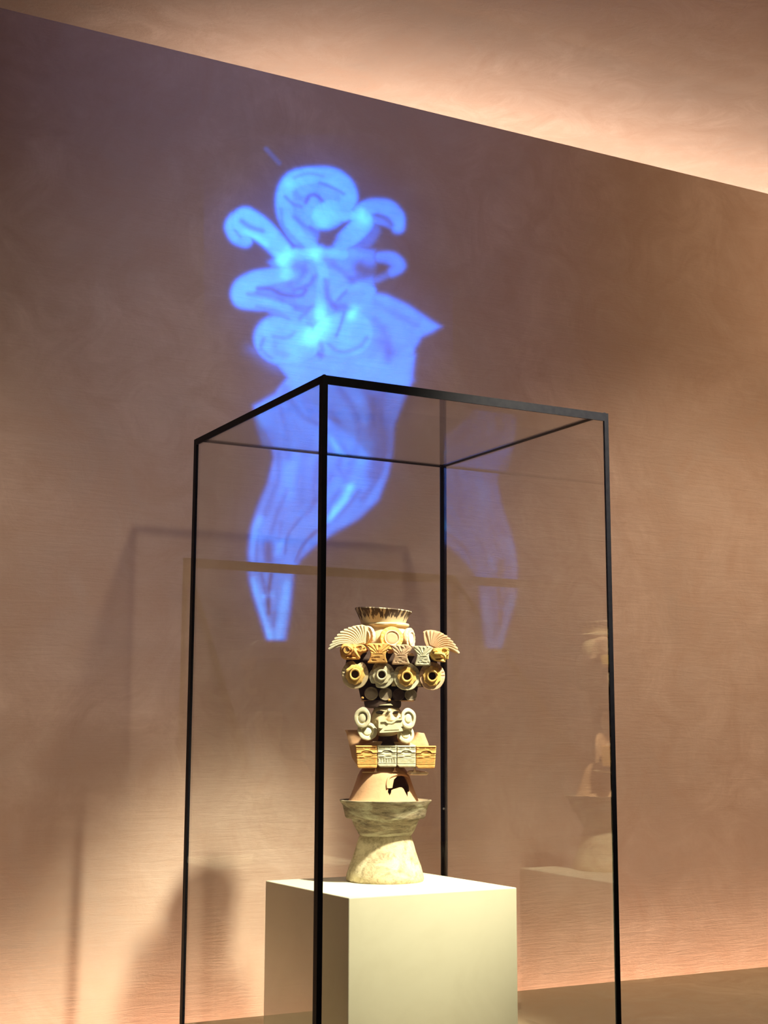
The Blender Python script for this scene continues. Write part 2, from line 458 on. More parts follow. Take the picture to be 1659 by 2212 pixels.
def streaked():
    """rim of the vase: dark pigment run down in vertical strokes over buff clay"""
    m, nt, b = nodes('streaked_rim_clay')
    tc = nt.nodes.new('ShaderNodeTexCoord'); sp = nt.nodes.new('ShaderNodeSeparateXYZ')
    nt.links.new(tc.outputs['Object'], sp.inputs[0])
    at = nt.nodes.new('ShaderNodeMath'); at.operation = 'ARCTAN2'
    nt.links.new(sp.outputs[0], at.inputs[0]); nt.links.new(sp.outputs[1], at.inputs[1])
    cb = nt.nodes.new('ShaderNodeCombineXYZ')
    sc = nt.nodes.new('ShaderNodeMath'); sc.operation = 'MULTIPLY'; sc.inputs[1].default_value = 3.4
    nt.links.new(at.outputs[0], sc.inputs[0]); nt.links.new(sc.outputs[0], cb.inputs[0])
    sz = nt.nodes.new('ShaderNodeMath'); sz.operation = 'MULTIPLY'; sz.inputs[1].default_value = 14
    nt.links.new(sp.outputs[2], sz.inputs[0]); nt.links.new(sz.outputs[0], cb.inputs[1])
    n = nt.nodes.new('ShaderNodeTexNoise'); n.inputs['Scale'].default_value = 2.6; n.inputs['Detail'].default_value = 3
    nt.links.new(cb.outputs[0], n.inputs['Vector'])
    hz = nt.nodes.new('ShaderNodeMapRange'); nt.links.new(sp.outputs[2], hz.inputs[0])
    hz.inputs[1].default_value = 0.000; hz.inputs[2].default_value = 0.020
    hz.inputs[3].default_value = -0.22; hz.inputs[4].default_value = 0.07
    ad = nt.nodes.new('ShaderNodeMath'); ad.operation = 'ADD'
    nt.links.new(n.outputs[0], ad.inputs[0]); nt.links.new(hz.outputs[0], ad.inputs[1])
    f = ramp(nt, ad.outputs[0], 0.50, 0.56)
    c = mixcol(nt, f, (0.64, 0.52, 0.34), (0.085, 0.055, 0.04))
    nt.links.new(c, b.inputs['Base Color']); b.inputs['Roughness'].default_value = 0.9
    bump(nt, b, [(tex_noise(nt, 80, 5, 0.7), 0.4, 0.0015)])
    return m
M['streak'] = streaked()

def metal():
    m, nt, b = nodes('black_metal')
    n = ramp(nt, tex_noise(nt, 60, 3), 0.3, 0.7)
    c = mixcol(nt, n, (0.004, 0.004, 0.007), (0.007, 0.007, 0.010))
    nt.links.new(c, b.inputs['Base Color'])
    b.inputs['Roughness'].default_value = 0.5
    b.inputs['Specular IOR Level'].default_value = 0.08
    return m
M['metal'] = metal()
m, nt, b = nodes('steel_screw'); b.inputs['Base Color'].default_value = (0.6, 0.6, 0.6, 1); b.inputs['Metallic'].default_value = 1
b.inputs['Roughness'].default_value = 0.3; M['steel'] = m

def glass(name, gain=1.0):
    """clear pane: transmits straight through, mirrors by Fresnel at either face"""
    m = bpy.data.materials.new(name); m.use_nodes = True
    nt = m.node_tree
    for n in list(nt.nodes): nt.nodes.remove(n)
    N = nt.nodes.new; L = nt.links.new
    ge = N('ShaderNodeNewGeometry')
    mr = N('ShaderNodeMapRange'); L(ge.outputs['Backfacing'], mr.inputs[0])
    mr.inputs[3].default_value = 1.5; mr.inputs[4].default_value = 1/1.5
    fr = N('ShaderNodeFresnel'); L(mr.outputs[0], fr.inputs[0])
    g = N('ShaderNodeMath'); g.operation = 'MULTIPLY'; g.inputs[1].default_value = gain; g.use_clamp = True; L(fr.outputs[0], g.inputs[0])
    tr = N('ShaderNodeBsdfTransparent'); tr.inputs[0].default_value = (0.992, 0.995, 0.992, 1)
    gl = N('ShaderNodeBsdfGlossy'); gl.inputs['Roughness'].default_value = 0.0
    mx = N('ShaderNodeMixShader'); L(g.outputs[0], mx.inputs[0]); L(tr.outputs[0], mx.inputs[1]); L(gl.outputs[0], mx.inputs[2])
    o = N('ShaderNodeOutputMaterial'); L(mx.outputs[0], o.inputs[0])
    return m
M['glass'] = glass('clear_glass', 1.0)

# ------------------------------------------------------------------ object helpers
def obj(name, bm, mat, parent=None, smooth=False, label=None, kind=None, recalc=True):
    if recalc:
        bmesh.ops.recalc_face_normals(bm, faces=bm.faces)
    me = bpy.data.meshes.new(name)
    bm.to_mesh(me); bm.free()
    me.materials.append(M[mat])
    if smooth:
        for p in me.polygons: p.use_smooth = True
        try: me.set_sharp_from_angle(angle=math.radians(42))
        except Exception: pass
    o = bpy.data.objects.new(name, me)
    COL.objects.link(o)
    if parent is not None: o.parent = parent
    if label: o['label'] = label
    if kind: o['kind'] = kind
    return o

def thing(name, label, cat, loc, rz=0.0):
    o = bpy.data.objects.new(name, None); COL.objects.link(o)
    o.location = loc; o.rotation_euler = (0, 0, rz)
    o.empty_display_size = 0.05
    o['label'] = label; o['category'] = cat
    return o

def box(bm, x0, x1, y0, y1, z0, z1, bevel=0.0):
    r = bmesh.ops.create_cube(bm, size=1)
    for v in r['verts']:
        v.co = Vector((x0+(v.co.x+.5)*(x1-x0), y0+(v.co.y+.5)*(y1-y0), z0+(v.co.z+.5)*(z1-z0)))
    if bevel:
        es = list({e for v in r['verts'] for e in v.link_edges})
        bmesh.ops.bevel(bm, geom=es, offset=bevel, segments=3, affect='EDGES', profile=0.6)
    return bm

def prism(bm, pts, y0, y1, bevel=0.0):
    """pts in (x, z), extruded from y0 (front) to y1 (back)"""
    a = [bm.verts.new((x, y0, z)) for x, z in pts]
    b = [bm.verts.new((x, y1, z)) for x, z in pts]
    fs = [bm.faces.new(a), bm.faces.new(b[::-1])]
    n = len(pts)
    for i in range(n):
        fs.append(bm.faces.new((a[i], b[i], b[(i+1) % n], a[(i+1) % n])))
    if bevel:
        es = [e for e in fs[0].edges]
        bmesh.ops.bevel(bm, geom=es, offset=bevel, segments=2, affect='EDGES')
    return bm

def lathe(bm, prof, cx=0, cy=0, z0=0, seg=72, wob=0.0, seed=0.0, oval=1.0, rot=0.0):
    """closed profile [(r, z)] turned about z; wob = relative clay irregularity"""
    rings = []
    for (r, z) in prof:
        ring = []
        if r < 1e-6:
            ring = [bm.verts.new((cx, cy, z0+z))]*seg
        else:
            for i in range(seg):
                t = 2*math.pi*i/seg
                k = 1+wob*noise.noise(Vector((math.cos(t)*2+seed, math.sin(t)*2, z*26+seed)))*2 if wob else 1
                dz = wob*0.03*noise.noise(Vector((math.cos(t)*3, math.sin(t)*3+seed, 7.1+z*9))) if wob else 0
                ring.append(bm.verts.new((cx+r*k*math.cos(t+rot), cy+r*k*oval*math.sin(t+rot), z0+z+dz)))
        rings.append(ring)
    for a, b in zip(rings[:-1], rings[1:]):
        for i in range(seg):
            j = (i+1) % seg
            q = []
            for v in (a[i], a[j], b[j], b[i]):
                if v not in q: q.append(v)
            if len(q) > 2:
                try: bm.faces.new(q)
                except ValueError: pass
    return bm

def tube(bm, pts, rad, seg=8, flat=1.0):
    """swept tube through pts (Vectors), radius list, flat squashes along y"""
    rings = []
    n = len(pts)
    for i, p in enumerate(pts):
        t = (pts[min(i+1, n-1)]-pts[max(i-1, 0)]).normalized()
        up = Vector((0, -1, 0))
        s = t.cross(up).normalized()
        u = s.cross(t).normalized()
        ring = []
        for k in range(seg):
            a = 2*math.pi*k/seg
            ring.append(bm.verts.new(p+s*math.cos(a)*rad[i]+u*math.sin(a)*rad[i]*flat))
        rings.append(ring)
    for a, b in zip(rings[:-1], rings[1:]):
        for k in range(seg):
            bm.faces.new((a[k], a[(k+1) % seg], b[(k+1) % seg], b[k]))
    bm.faces.new(rings[0][::-1]); bm.faces.new(rings[-1])
    return bm

# ------------------------------------------------------------------ setting
bm = bmesh.new(); box(bm, -5, 10, WALL_Y, WALL_Y+0.10, -1.25+EYE, WALL_TOP)
bmesh.ops.bevel(bm, geom=[e for e in bm.edges if all(abs(v.co.z-WALL_TOP) < 1e-4 and abs(v.co.y-WALL_Y) < 1e-4 for v in e.verts)],
                offset=0.004, segments=2, affect='EDGES')
obj('wall_back', bm, 'wall', kind='structure')
bm = bmesh.new(); box(bm, -5, 10, -4, 7.0, CEIL_Z, CEIL_Z+0.1)
obj('ceiling', bm, 'ceiling', kind='structure')
bm = bmesh.new(); box(bm, -5, 10, -4, WALL_Y-0.075, -0.12, 0.0, 0.002)
obj('floor', bm, 'floor', kind='structure')
bm = bmesh.new(); box(bm, -5, 10, -4, WALL_Y+0.10, -0.45, -0.40)
obj('floor_slot', bm, 'floor', kind='structure')
bm = bmesh.new(); box(bm, -5, 10, 7.0, 7.1, -0.4, CEIL_Z+0.1)
obj('wall_far', bm, 'wall', kind='structure')

# ------------------------------------------------------------------ pedestal
ped = thing('pedestal', 'square cream plinth inside the glass case, carrying the clay incense burner', 'pedestal',
            (PED['x'], PED['y'], 0), PED['yaw'])
bm = bmesh.new(); box(bm, 0, PED['w'], 0, PED['d'], 0.012, PED['top'], 0.0035)
obj('plinth_body', bm, 'pedestal', ped, smooth=True)
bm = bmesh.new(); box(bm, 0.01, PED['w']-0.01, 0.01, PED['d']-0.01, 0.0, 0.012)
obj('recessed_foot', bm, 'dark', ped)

# ------------------------------------------------------------------ display case
cx, cy, cw, cd, ct = CASE['x'], CASE['y'], CASE['w'], CASE['d'], CASE['top']
case = thing('display_case', 'tall square display case of clear glass in a thin black metal frame', 'display case', (cx, cy, 0))
LX, LY, TH = 0.0130, 0.019, 0.0035        # angle-iron legs: along the front, along the side, thickness
def post(ix, iy):
    x = cw*ix; y = cd*iy
    sx = 1 if ix == 0 else -1; sy = 1 if iy == 0 else -1
    pts = [(0, 0), (LX, 0), (LX, TH), (TH, TH), (TH, LY), (0, LY)]
    pts = [(x+sx*px, y+sy*py) for px, py in pts]
    bm = bmesh.new()
    a = [bm.verts.new((px, py, 0)) for px, py in pts]; b = [bm.verts.new((px, py, ct)) for px, py in pts]
    bm.faces.new(a); bm.faces.new(b[::-1])
    for i in range(6): bm.faces.new((a[i], b[i], b[(i+1) % 6], a[(i+1) % 6]))
    return obj('post', bm, 'metal', case)
for ix, iy in ((0, 0), (1, 0), (1, 1), (0, 1)): post(ix, iy)
RD = 0.024                                  # depth of the flat top rails
# front and left rails carry a skirt, back and right ones are flat strips
bm = bmesh.new(); box(bm, LX, cw-LX, 0, 0.0035, ct-0.021, ct); box(bm, LX, cw-LX, 0.0035, 0.013, ct-0.004, ct)
obj('top_rail', bm, 'metal', case)
bm = bmesh.new(); box(bm, 0, 0.0035, LY, cd-LY, ct-0.018, ct); box(bm, 0.0035, 0.013, LY, cd-LY, ct-0.004, ct)
obj('top_rail', bm, 'metal', case)
bm = bmesh.new(); box(bm, LX, cw-LX, cd-RD, cd, ct-0.004, ct)
obj('top_rail', bm, 'metal', case)
bm = bmesh.new(); box(bm, cw-0.018, cw, LY, cd-LY, ct-0.004, ct)
obj('top_rail', bm, 'metal', case)
for k in range(4):
    bm = bmesh.new()
    if k == 0: box(bm, LX, cw-LX, 0, 0.004, 0.0, 0.02)
    if k == 1: box(bm, 0, 0.004, LY, cd-LY, 0.0, 0.02)
    if k == 2: box(bm, LX, cw-LX, cd-0.004, cd, 0.0, 0.02)
    if k == 3: box(bm, cw-0.004, cw, LY, cd-LY, 0.0, 0.02)
    obj('bottom_rail', bm, 'metal', case)
G = 0.003
bm = bmesh.new(); box(bm, TH+.001, cw-TH-.001, TH+.0005, TH+G, 0.004, ct-0.0055); obj('glass_pane', bm, 'glass', case)
bm = bmesh.new(); box(bm, TH+.001, cw-TH-.001, cd-TH-G, cd-TH-.0005, 0.004, ct-0.0055); obj('glass_pane', bm, 'glass', case)
bm = bmesh.new(); box(bm, TH+.0005, TH+G, TH+G+.001, cd-TH-G-.001, 0.004, ct-0.0055); obj('glass_pane', bm, 'glass', case)
bm = bmesh.new(); box(bm, cw-TH-G, cw-TH-.0005, TH+G+.001, cd-TH-G-.001, 0.004, ct-0.0055); obj('glass_pane', bm, 'glass', case)
bm = bmesh.new(); box(bm, 0.0135, cw-0.0185, 0.0135, cd-RD-.0005, ct-0.0036, ct-0.0008); obj('top_pane', bm, 'glass', case)
for x, y in ((0.007, 0.008), (cw-0.007, 0.008), (0.007, cd-0.008), (cw-0.007, cd-0.008)):
    bm = bmesh.new(); lathe(bm, [(0, 0), (0.0048, 0), (0.0048, 0.0015), (0.003, 0.0030), (0, 0.0033)], x, y, ct, 16)
    obj('cap_screw', bm, 'metal', case, smooth=True)
bm = bmesh.new()
bmesh.ops.create_uvsphere(bm, u_segments=12, v_segments=8, radius=0.0035)
for v in bm.verts: v.co = Vector((cw-0.0065+v.co.x, cd-0.0045-TH+v.co.y*0.5, -0.215+EYE+v.co.z))
obj('latch_pin', bm, 'steel', case, smooth=True, label='small bright pin on the back post')

# ------------------------------------------------------------------ the incense burner
AZ = math.radians(28.4)
BASE = Vector((1.852, 3.418, PED['top']))
NH = Vector((math.sin(AZ), math.cos(AZ), 0)); RH = Vector((math.cos(AZ), -math.sin(AZ), 0))
burner = thing('incense_burner', 'painted clay incense burner shaped as a masked figure with feathered headdress, standing on the plinth',
               'sculpture', BASE, -AZ)
ORG = Vector((0, 0, EYE))
def P(px, py, fwd=0.0):
    """photograph measurement -> (x, z) of the burner's own upright plane lying fwd metres in front of its axis"""
    d = Vector(ray(px, py))
    p0 = BASE-NH*fwd
    t = (p0-ORG).dot(NH)/d.dot(NH)
    w = ORG+d*t-BASE
    return w.dot(RH), w.z
def R(px, fwd=0.0):
    return px*((BASE-NH*fwd-ORG).length*0.997)/F_PX
def pp(pts, fwd): return [P(x, y, fwd) for x, y in pts]

def turned(name, rows, mat, fwd=0.0, wob=0.01, seed=0.0, inner=None, label=None, seg=80, parent=None):
    """rows (py, half width px), centre px per row; lathe about the axis cx"""
    pts = []
    cxs = []
    for py, xl, xr in rows:
        x0, z = P(xl, py, fwd); x1, _ = P(xr, py, fwd)
        pts.append(((x1-x0)/2, z)); cxs.append((x0+x1)/2)
    c = sum(cxs)/len(cxs)
    prof = [(0, pts[0][1])]+pts+([(r, z) for r, z in inner] if inner else [(0, pts[-1][1])])
    bm = bmesh.new(); lathe(bm, prof, c, -fwd, 0, seg, wob, seed)
    return obj(name, bm, mat, parent or burner, smooth=True, label=label), c

# stand: flared foot
zb = P(834, 1905, 0)[1]
def zfix(rows): return rows
bm = bmesh.new()
cX = P(832, 1900)[0]
def rr(w): return R(w)
z_top = P(832, 1803)[1]
prof = [(0, 0.0), (rr(80), 0.0), (rr(82.5), 0.006), (rr(80.5), 0.020), (rr(75), 0.040), (rr(69.5), 0.058), (rr(64), 0.078), (rr(60), 0.096), (rr(56), 0.112),
        (rr(53.5), z_top), (0, z_top)]
lathe(bm, prof, cX, 0, 0, 96, 0.012, 2.0)
obj('stand', bm, 'stand', burner, smooth=True, label='flared tan foot with worn mottled surface')
# bowl: tapering body and projecting rim band
zl = P(832, 1765)[1]; zr = P(832, 1729)[1]; zk = P(832, 1806)[1]
bm = bmesh.new()
lathe(bm, [(0, zk), (rr(50), zk-0.002), (rr(56), zk+0.005), (rr(60), zk+0.014), (rr(67), zk+0.032), (rr(72), zl-0.004), (rr(73), zl+0.002), (0, zl+0.002)],
      cX, 0, 0, 96, 0.012, 5.0)
bowl = obj('bowl', bm, 'bowl', burner, smooth=True, label='grey brown bowl under the rim')
bm = bmesh.new()
lathe(bm, [(rr(60), zl+0.001), (rr(82), zl-0.002), (rr(84.5), zl+0.003), (rr(86), zl+0.012), (rr(91), zr-0.012), (rr(97.5), zr-0.002), (rr(98), zr+0.0015),
           (rr(94), zr+0.002), (rr(86), zr-0.008), (rr(60), zr-0.012), (rr(60), zl+0.001)], cX, 0, 0, 110, 0.011, 9.0)
obj('bowl_rim', bm, 'bowl', burner, smooth=True, label='projecting flared rim band')

# torso cone with arched mouth
ct0, ct1 = P(829, 1731)[1], P(829, 1652)[1]
bm = bmesh.new()
cc = P(828.5, 1700)[0]
outer = [(rr(77.5), ct0-0.004), (rr(75), ct0), (rr(70), ct0+0.014), (rr(64), ct0+0.034), (rr(58), ct0+0.056), (rr(55), ct0+0.068), (rr(50), ct0+0.080), (rr(40), ct1-0.001), (rr(24), ct1+0.006), (rr(20), ct1+0.03)]
innr = [(rr(15), ct1+0.03), (rr(17), ct1), (rr(33), ct1-0.008), (rr(43), ct0+0.072), (rr(51), ct0+0.05), (rr(60), ct0+0.02), (rr(69), ct0-0.004)]
lathe(bm, outer+innr+[outer[0]], cc, 0, 0, 128, 0.006, 3.0)
cone = obj('torso', bm, 'terracotta', burner, smooth=True, label='pale terracotta cone with an arched mouth')
hole_px = [(838.5, 1703), (838, 1712), (841.5, 1718), (844.5, 1713), (845.5, 1707), (850, 1705), (856, 1703.5), (863, 1701.5), (868, 1701.5), (872, 1705),
           (876, 1713), (880.5, 1722), (881, 1712), (884.5, 1711), (883.5, 1700), (881, 1688), (877, 1680), (868, 1676.5), (857, 1678.5), (851, 1684), (849, 1694), (847.5, 1702)]
bm = bmesh.new()
F0 = rr(62)
prism(bm, pp(hole_px, F0), -F0-0.05, -rr(12))
bmesh.ops.triangulate(bm, faces=bm.faces)
cut = obj('mouth_cutter', bm, 'dark', burner)
mod = cone.modifiers.new('mouth', 'BOOLEAN'); mod.object = cut; mod.operation = 'DIFFERENCE'; mod.solver = 'EXACT'
bpy.context.view_layer.update()
dg = bpy.context.evaluated_depsgraph_get()
me2 = bpy.data.meshes.new_from_object(cone.evaluated_get(dg))
cone.modifiers.clear(); old = cone.data; cone.data = me2; me2.name = 'torso'
bpy.data.objects.remove(cut, do_unlink=True)
# hood lip round the mouth
lip = [(837, 1703), (836.5, 1692), (840, 1681), (850, 1675), (863, 1672.5), (874, 1674), (881, 1680), (884, 1690)]
def curve3(pts, fwds):
    out = []
    for (x, y), f in zip(pts, fwds):
        a, z = P(x, y, f); out.append(Vector((a, -f, z)))
    return out
def sm(pts, n=4):
    out = [pts[0]]
    for i in range(len(pts)-1):
        p0, p1, p2, p3 = pts[max(i-1, 0)], pts[i], pts[i+1], pts[min(i+2, len(pts)-1)]
        for k in range(1, n+1):
            t = k/n
            out.append(0.5*(2*p1+(p2-p0)*t+(2*p0-5*p1+4*p2-p3)*t*t+(3*p1-p0-3*p2+p3)*t**3))
    return out
fw = []
for x, y in lip:
    rad = rr(76)-(rr(76)-rr(55))*min(1, max(0, (1731-y)/54))
    dx = rr(x-828.5)
    fw.append(math.sqrt(max(rad*rad-dx*dx, 1e-6))-0.001)
c3 = sm(curve3(lip, fw), 3)
bm = bmesh.new(); tube(bm, c3, [0.0026+0.0012*math.sin(math.pi*i/(len(c3)-1)) for i in range(len(c3))], 10, 1.2)
obj('mouth_rim', bm, 'terracotta', burner, smooth=True)

# slab with relief -------------------------------------------------
def slab(name, rows, mat, fwd, thick, relief=None, nu=28, nv=30, parent=None, smooth=True, label=None, tilt=0.0, bow=0.0):
    """rows = [(py, x left, x right)] in photo measure, top to bottom; relief(u, v) 0..1 across, 0..1 down, metres outward"""
    rows = sorted(rows)
    ys = [r[0] for r in rows]
    bm = bmesh.new()
    G_ = []
    for j in range(nv+1):
        v = j/nv; y = ys[0]+(ys[-1]-ys[0])*v
        xl = float(np.interp(y, ys, [r[1] for r in rows])); xr = float(np.interp(y, ys, [r[2] for r in rows]))
        row = []
        for i in range(nu+1):
            u = i/nu
            x, z = P(xl+(xr-xl)*u, y, fwd)
            edge = min(u, 1-u, v, 1-v)
            rnd = -0.0025*max(0, 1-edge/0.05)**2
            h = (relief(u, v) if relief else 0)+rnd+tilt*(v-0.5)+bow*(1-(2*u-1)**2)
            h += 0.0005*noise.noise(Vector((x*90, z*90, fwd*50)))
            row.append(bm.verts.new((x, -fwd-h, z)))
        G_.append(row)
    B_ = []
    border = [(0, i) for i in range(nu+1)]+[(j, nu) for j in range(1, nv+1)]+[(nv, i) for i in range(nu-1, -1, -1)]+[(j, 0) for j in range(nv-1, 0, -1)]
    for j in range(nv):
        for i in range(nu):
            bm.faces.new((G_[j][i], G_[j+1][i], G_[j+1][i+1], G_[j][i+1]))
    back = [bm.verts.new((G_[j][i].co.x, -fwd+thick, G_[j][i].co.z)) for j, i in border]
    n = len(border)
    for k in range(n):
        a = G_[border[k][0]][border[k][1]]; b = G_[border[(k+1) % n][0]][border[(k+1) % n][1]]
        bm.faces.new((a, b, back[(k+1) % n], back[k]))
    bm.faces.new(back[::-1])
    return obj(name, bm, mat, parent or burner, smooth=smooth, label=label)

def gauss(a, w): return math.exp(-(a/w)**2)
def ridge(t, c, w, h): return h*gauss(t-c, w)

# chest board behind the tiles
slab('chest_board', [(1576.5, 745, 818), (1580, 746, 820), (1581.5, 747, 902), (1583, 748, 916), (1590, 749.5, 919), (1608, 754, 926), (1637, 760.5, 926), (1651, 770, 926)],
     'terracotta', 0.032, 0.014, nu=30, nv=30, tilt=0.010, label='flat terracotta board behind the chest tiles')
# neck and shoulder collar
bm = bmesh.new()
nx, nz0 = P(838, 1608, 0.03); _, nz1 = P(838, 1570, 0.03)
lathe(bm, [(0, nz0-0.02), (rr(26), nz0-0.02), (rr(24), nz0), (rr(20), nz0+0.015), (rr(19), nz1), (0, nz1)], nx, -0.028, 0, 48, 0.01, 4)
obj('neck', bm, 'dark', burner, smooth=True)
slab('collar', [(1601, 806, 818), (1604, 800, 880), (1607, 790, 892), (1612, 780, 900), (1616, 775, 905)], 'pink', 0.052, 0.02, nu=24, nv=8,
     label='pinkish collar edge under the neck')
# body core that joins torso, board and headdress
bm = bmesh.new()
x0, z0 = P(832, 1660, 0); _, z1 = P(832, 1420, 0)
lathe(bm, [(0, z0-0.01), (0.030, z0-0.01), (0.034, z0+0.03), (0.030, (z0+z1)/2), (0.042, z1-0.08), (0.045, z1), (0, z1)], x0, 0.012, 0, 48, 0.01, 8)
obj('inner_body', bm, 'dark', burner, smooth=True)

# four chest tiles
def tile_relief(k):
    def f(u, v):
        h = 0.0012*(v < 0.05)
        for c0, c1 in ((0.06, 0.34), (0.40, 0.62), (0.68, 0.92)):   # ticks of the top band
            sh = 0.03*k
            h -= 0.0022*gauss(v-0.12, 0.016)*(c0+sh < u < c1+sh)
        h -= 0.0014*gauss(v-0.19, 0.014)
        du = (u-0.52)/0.26
        arch = 0.345-0.115*math.sqrt(1-du*du) if abs(du) < 1 else 0.345
        h += 0.0016*gauss(v-arch+0.035, 0.026)
        h -= 0.0024*gauss(v-arch-0.012, 0.014)
        h -= 0.0022*gauss((u-0.52)/0.17, 1)*gauss((v-0.335)/0.030, 1)
        h -= 0.0020*gauss(v-0.445, 0.012)*(u < 0.30 or u > 0.74)
        h += 0.0016*gauss((u-0.28)/0.16, 1)*gauss((v-0.50)/0.028, 1)
        h -= 0.0032*gauss((u-0.56)/0.16, 1)*gauss((v-0.515)/0.024, 1)
        h -= 0.0018*gauss(v-0.575, 0.012)
        if 0.60 < v < 0.80:
            h -= 0.0007*(0.5+0.5*math.sin(v*170+6*noise.noise(Vector((u*4, v*9, k)))))
            if k == 1: h -= 0.0012*(0.5+0.5*math.sin(u*46))**3
        h -= 0.0030*gauss(v-0.835, 0.011)
        return h
    return f
tiles = [((768, 815), (1610.5, 1659.5), 'orange', 'orange chest tile at the left end'), ((815, 857), (1610, 1657), 'pale', 'chalky pale chest tile, second from the left'),
         ((857.5, 898.5), (1610.5, 1657.5), 'cream', 'cream chest tile, third from the left'), ((898.5, 941.5), (1611, 1660), 'orange', 'orange chest tile at the right end')]
for k, ((xa, xb), (ya, yb), mt, lb) in enumerate(tiles):
    sh = 1.5 if k == 0 else (-1.5 if k == 3 else 0)
    slab('chest_tile', [(ya, xa-(0.5 if k == 0 else 0), xb), (ya+2, xa, xb+(1 if k == 3 else -.5)), (yb-5, xa+2*sh*(k == 0), xb-.5+sh*(k == 3)),
                        (yb-2, xa+3+sh*(k == 0), xb-1+sh*(k == 3)), (yb, xa+6+sh*(k == 0), xb-3+sh*(k == 3))],
         mt, 0.072, 0.026, tile_relief(k), 44, 84, label=lb)
# lower shelf with its little props
slab('lower_shelf', [(1667, 783, 820), (1669, 782, 828)], 'buff', 0.062, 0.05, nu=20, nv=4)
slab('lower_shelf', [(1665, 884, 900), (1668.5, 880, 926), (1671, 879, 926), (1674.5, 884, 922)], 'pink', 0.062, 0.05, nu=20, nv=6)
for px0, ya, yb, w in ((811.5, 1658, 1669, 2.0), (853, 1658, 1668, 2.5), (896, 1657, 1669, 2.5)):
    slab('prop', [(ya, px0-w*0.6, px0+w*0.6), ((ya+yb)/2, px0-w*0.8, px0+w*0.8), (yb, px0-w*2.4, px0+w*2.4)], 'pink', 0.064, 0.03, nu=6, nv=6)

# head ---------------------------------------------------------------
HF = 0.030
hx, hz = P(835.5, 1556, HF)
bm = bmesh.new()
bmesh.ops.create_uvsphere(bm, u_segments=110, v_segments=90, radius=1)
KP = R(1, 0.075)
def facef(X, Z):
    """relief in metres at photo position (X, Z px from the face centre, Z down)"""
    h = 0
    # brow
    for ex in (-16, 16.5):
        h += 0.0030*gauss((X-ex)/15, 1)*gauss((Z+25+0.03*(X-ex)**2*0.5)/5, 1)
    # eye sockets
    for ex, w in ((-14.5, 12), (21, 10)):
        h -= 0.0014*gauss((X-ex)/w, 1)*gauss((Z+17)/5.5, 1)
        h += 0.0036*gauss((X-ex)/(w*0.85), 1)*gauss((Z+20.2-0.008*(X-ex)**2)/1.6, 1)
        h += 0.0034*gauss((X-ex)/(w*0.9), 1)*gauss((Z+12.5+0.008*(X-ex)**2)/1.8, 1)
    # nose
    t = min(max((Z+22)/24, 0), 1)
    nxp = 5+6*t
    if -26 < Z < 6:
        h += (0.0035+0.0115*t)*gauss((X-nxp)/(3.6+3.2*t), 1)*(1 if Z < 0 else max(0, 1-Z/5))
    h += 0.0028*gauss((X-nxp-6)/3, 1)*gauss((Z+1)/3.5, 1)+0.0028*gauss((X-nxp+6)/3, 1)*gauss((Z+1)/3.5, 1)
    # cheeks, mouth, chin
    h += 0.0050*gauss((X+19)/11, 1)*gauss((Z-0)/9, 1)+0.0045*gauss((X-27)/8, 1)*gauss((Z-0)/9, 1)
    h -= 0.0030*gauss((X-6)/14, 1)*gauss((Z-14)/5, 1)
    h += 0.0040*gauss((X-5)/9, 1)*gauss((Z-27)/6, 1)
    return h
for v in bm.verts:
    x, y, z = v.co
    k = 1.0
    if z < 0: k = 1-0.06*z*z
    X = x*rr(34.5)*k; Z = z*rr(38)
    Y = -abs(y)**0.75*0.040 if y < 0 else y*0.040
    if y < 0:
        Y -= facef(X/KP, -Z/KP)*min(1, -y*3)
    v.co = Vector((hx+X, -HF+Y, hz+Z))
head = obj('head', bm, 'face', burner, smooth=True, label='buff clay face with slit eyes')
for exl, exr, ey in ((811, 829, 1538.3), (848.5, 862.5, 1538.3)):
    f = 0.0705
    cxp = (exl+exr)/2
    pts = [(exl, ey+0.6), (exl+4, ey-1.6), (cxp+1, ey-2.3), (exr-2, ey-1.2), (exr, ey+0.4), (cxp+2, ey+1.9), (exl+5, ey+1.6)]
    bm = bmesh.new(); prism(bm, pp(pts, f+0.003), -f-0.0012, -f+0.012)
    obj('eye_slit', bm, 'eye', head, label='dark slit eye')
bm = bmesh.new(); bmesh.ops.create_uvsphere(bm, u_segments=20, v_segments=14, radius=R(4.0))
bx_, bz_ = P(840.5, 1535, 0.073)
for v in bm.verts: v.co = Vector((bx_+v.co.x, -0.073+v.co.y*0.7, bz_+v.co.z))
obj('brow_bead', bm, 'cream', head, smooth=True)
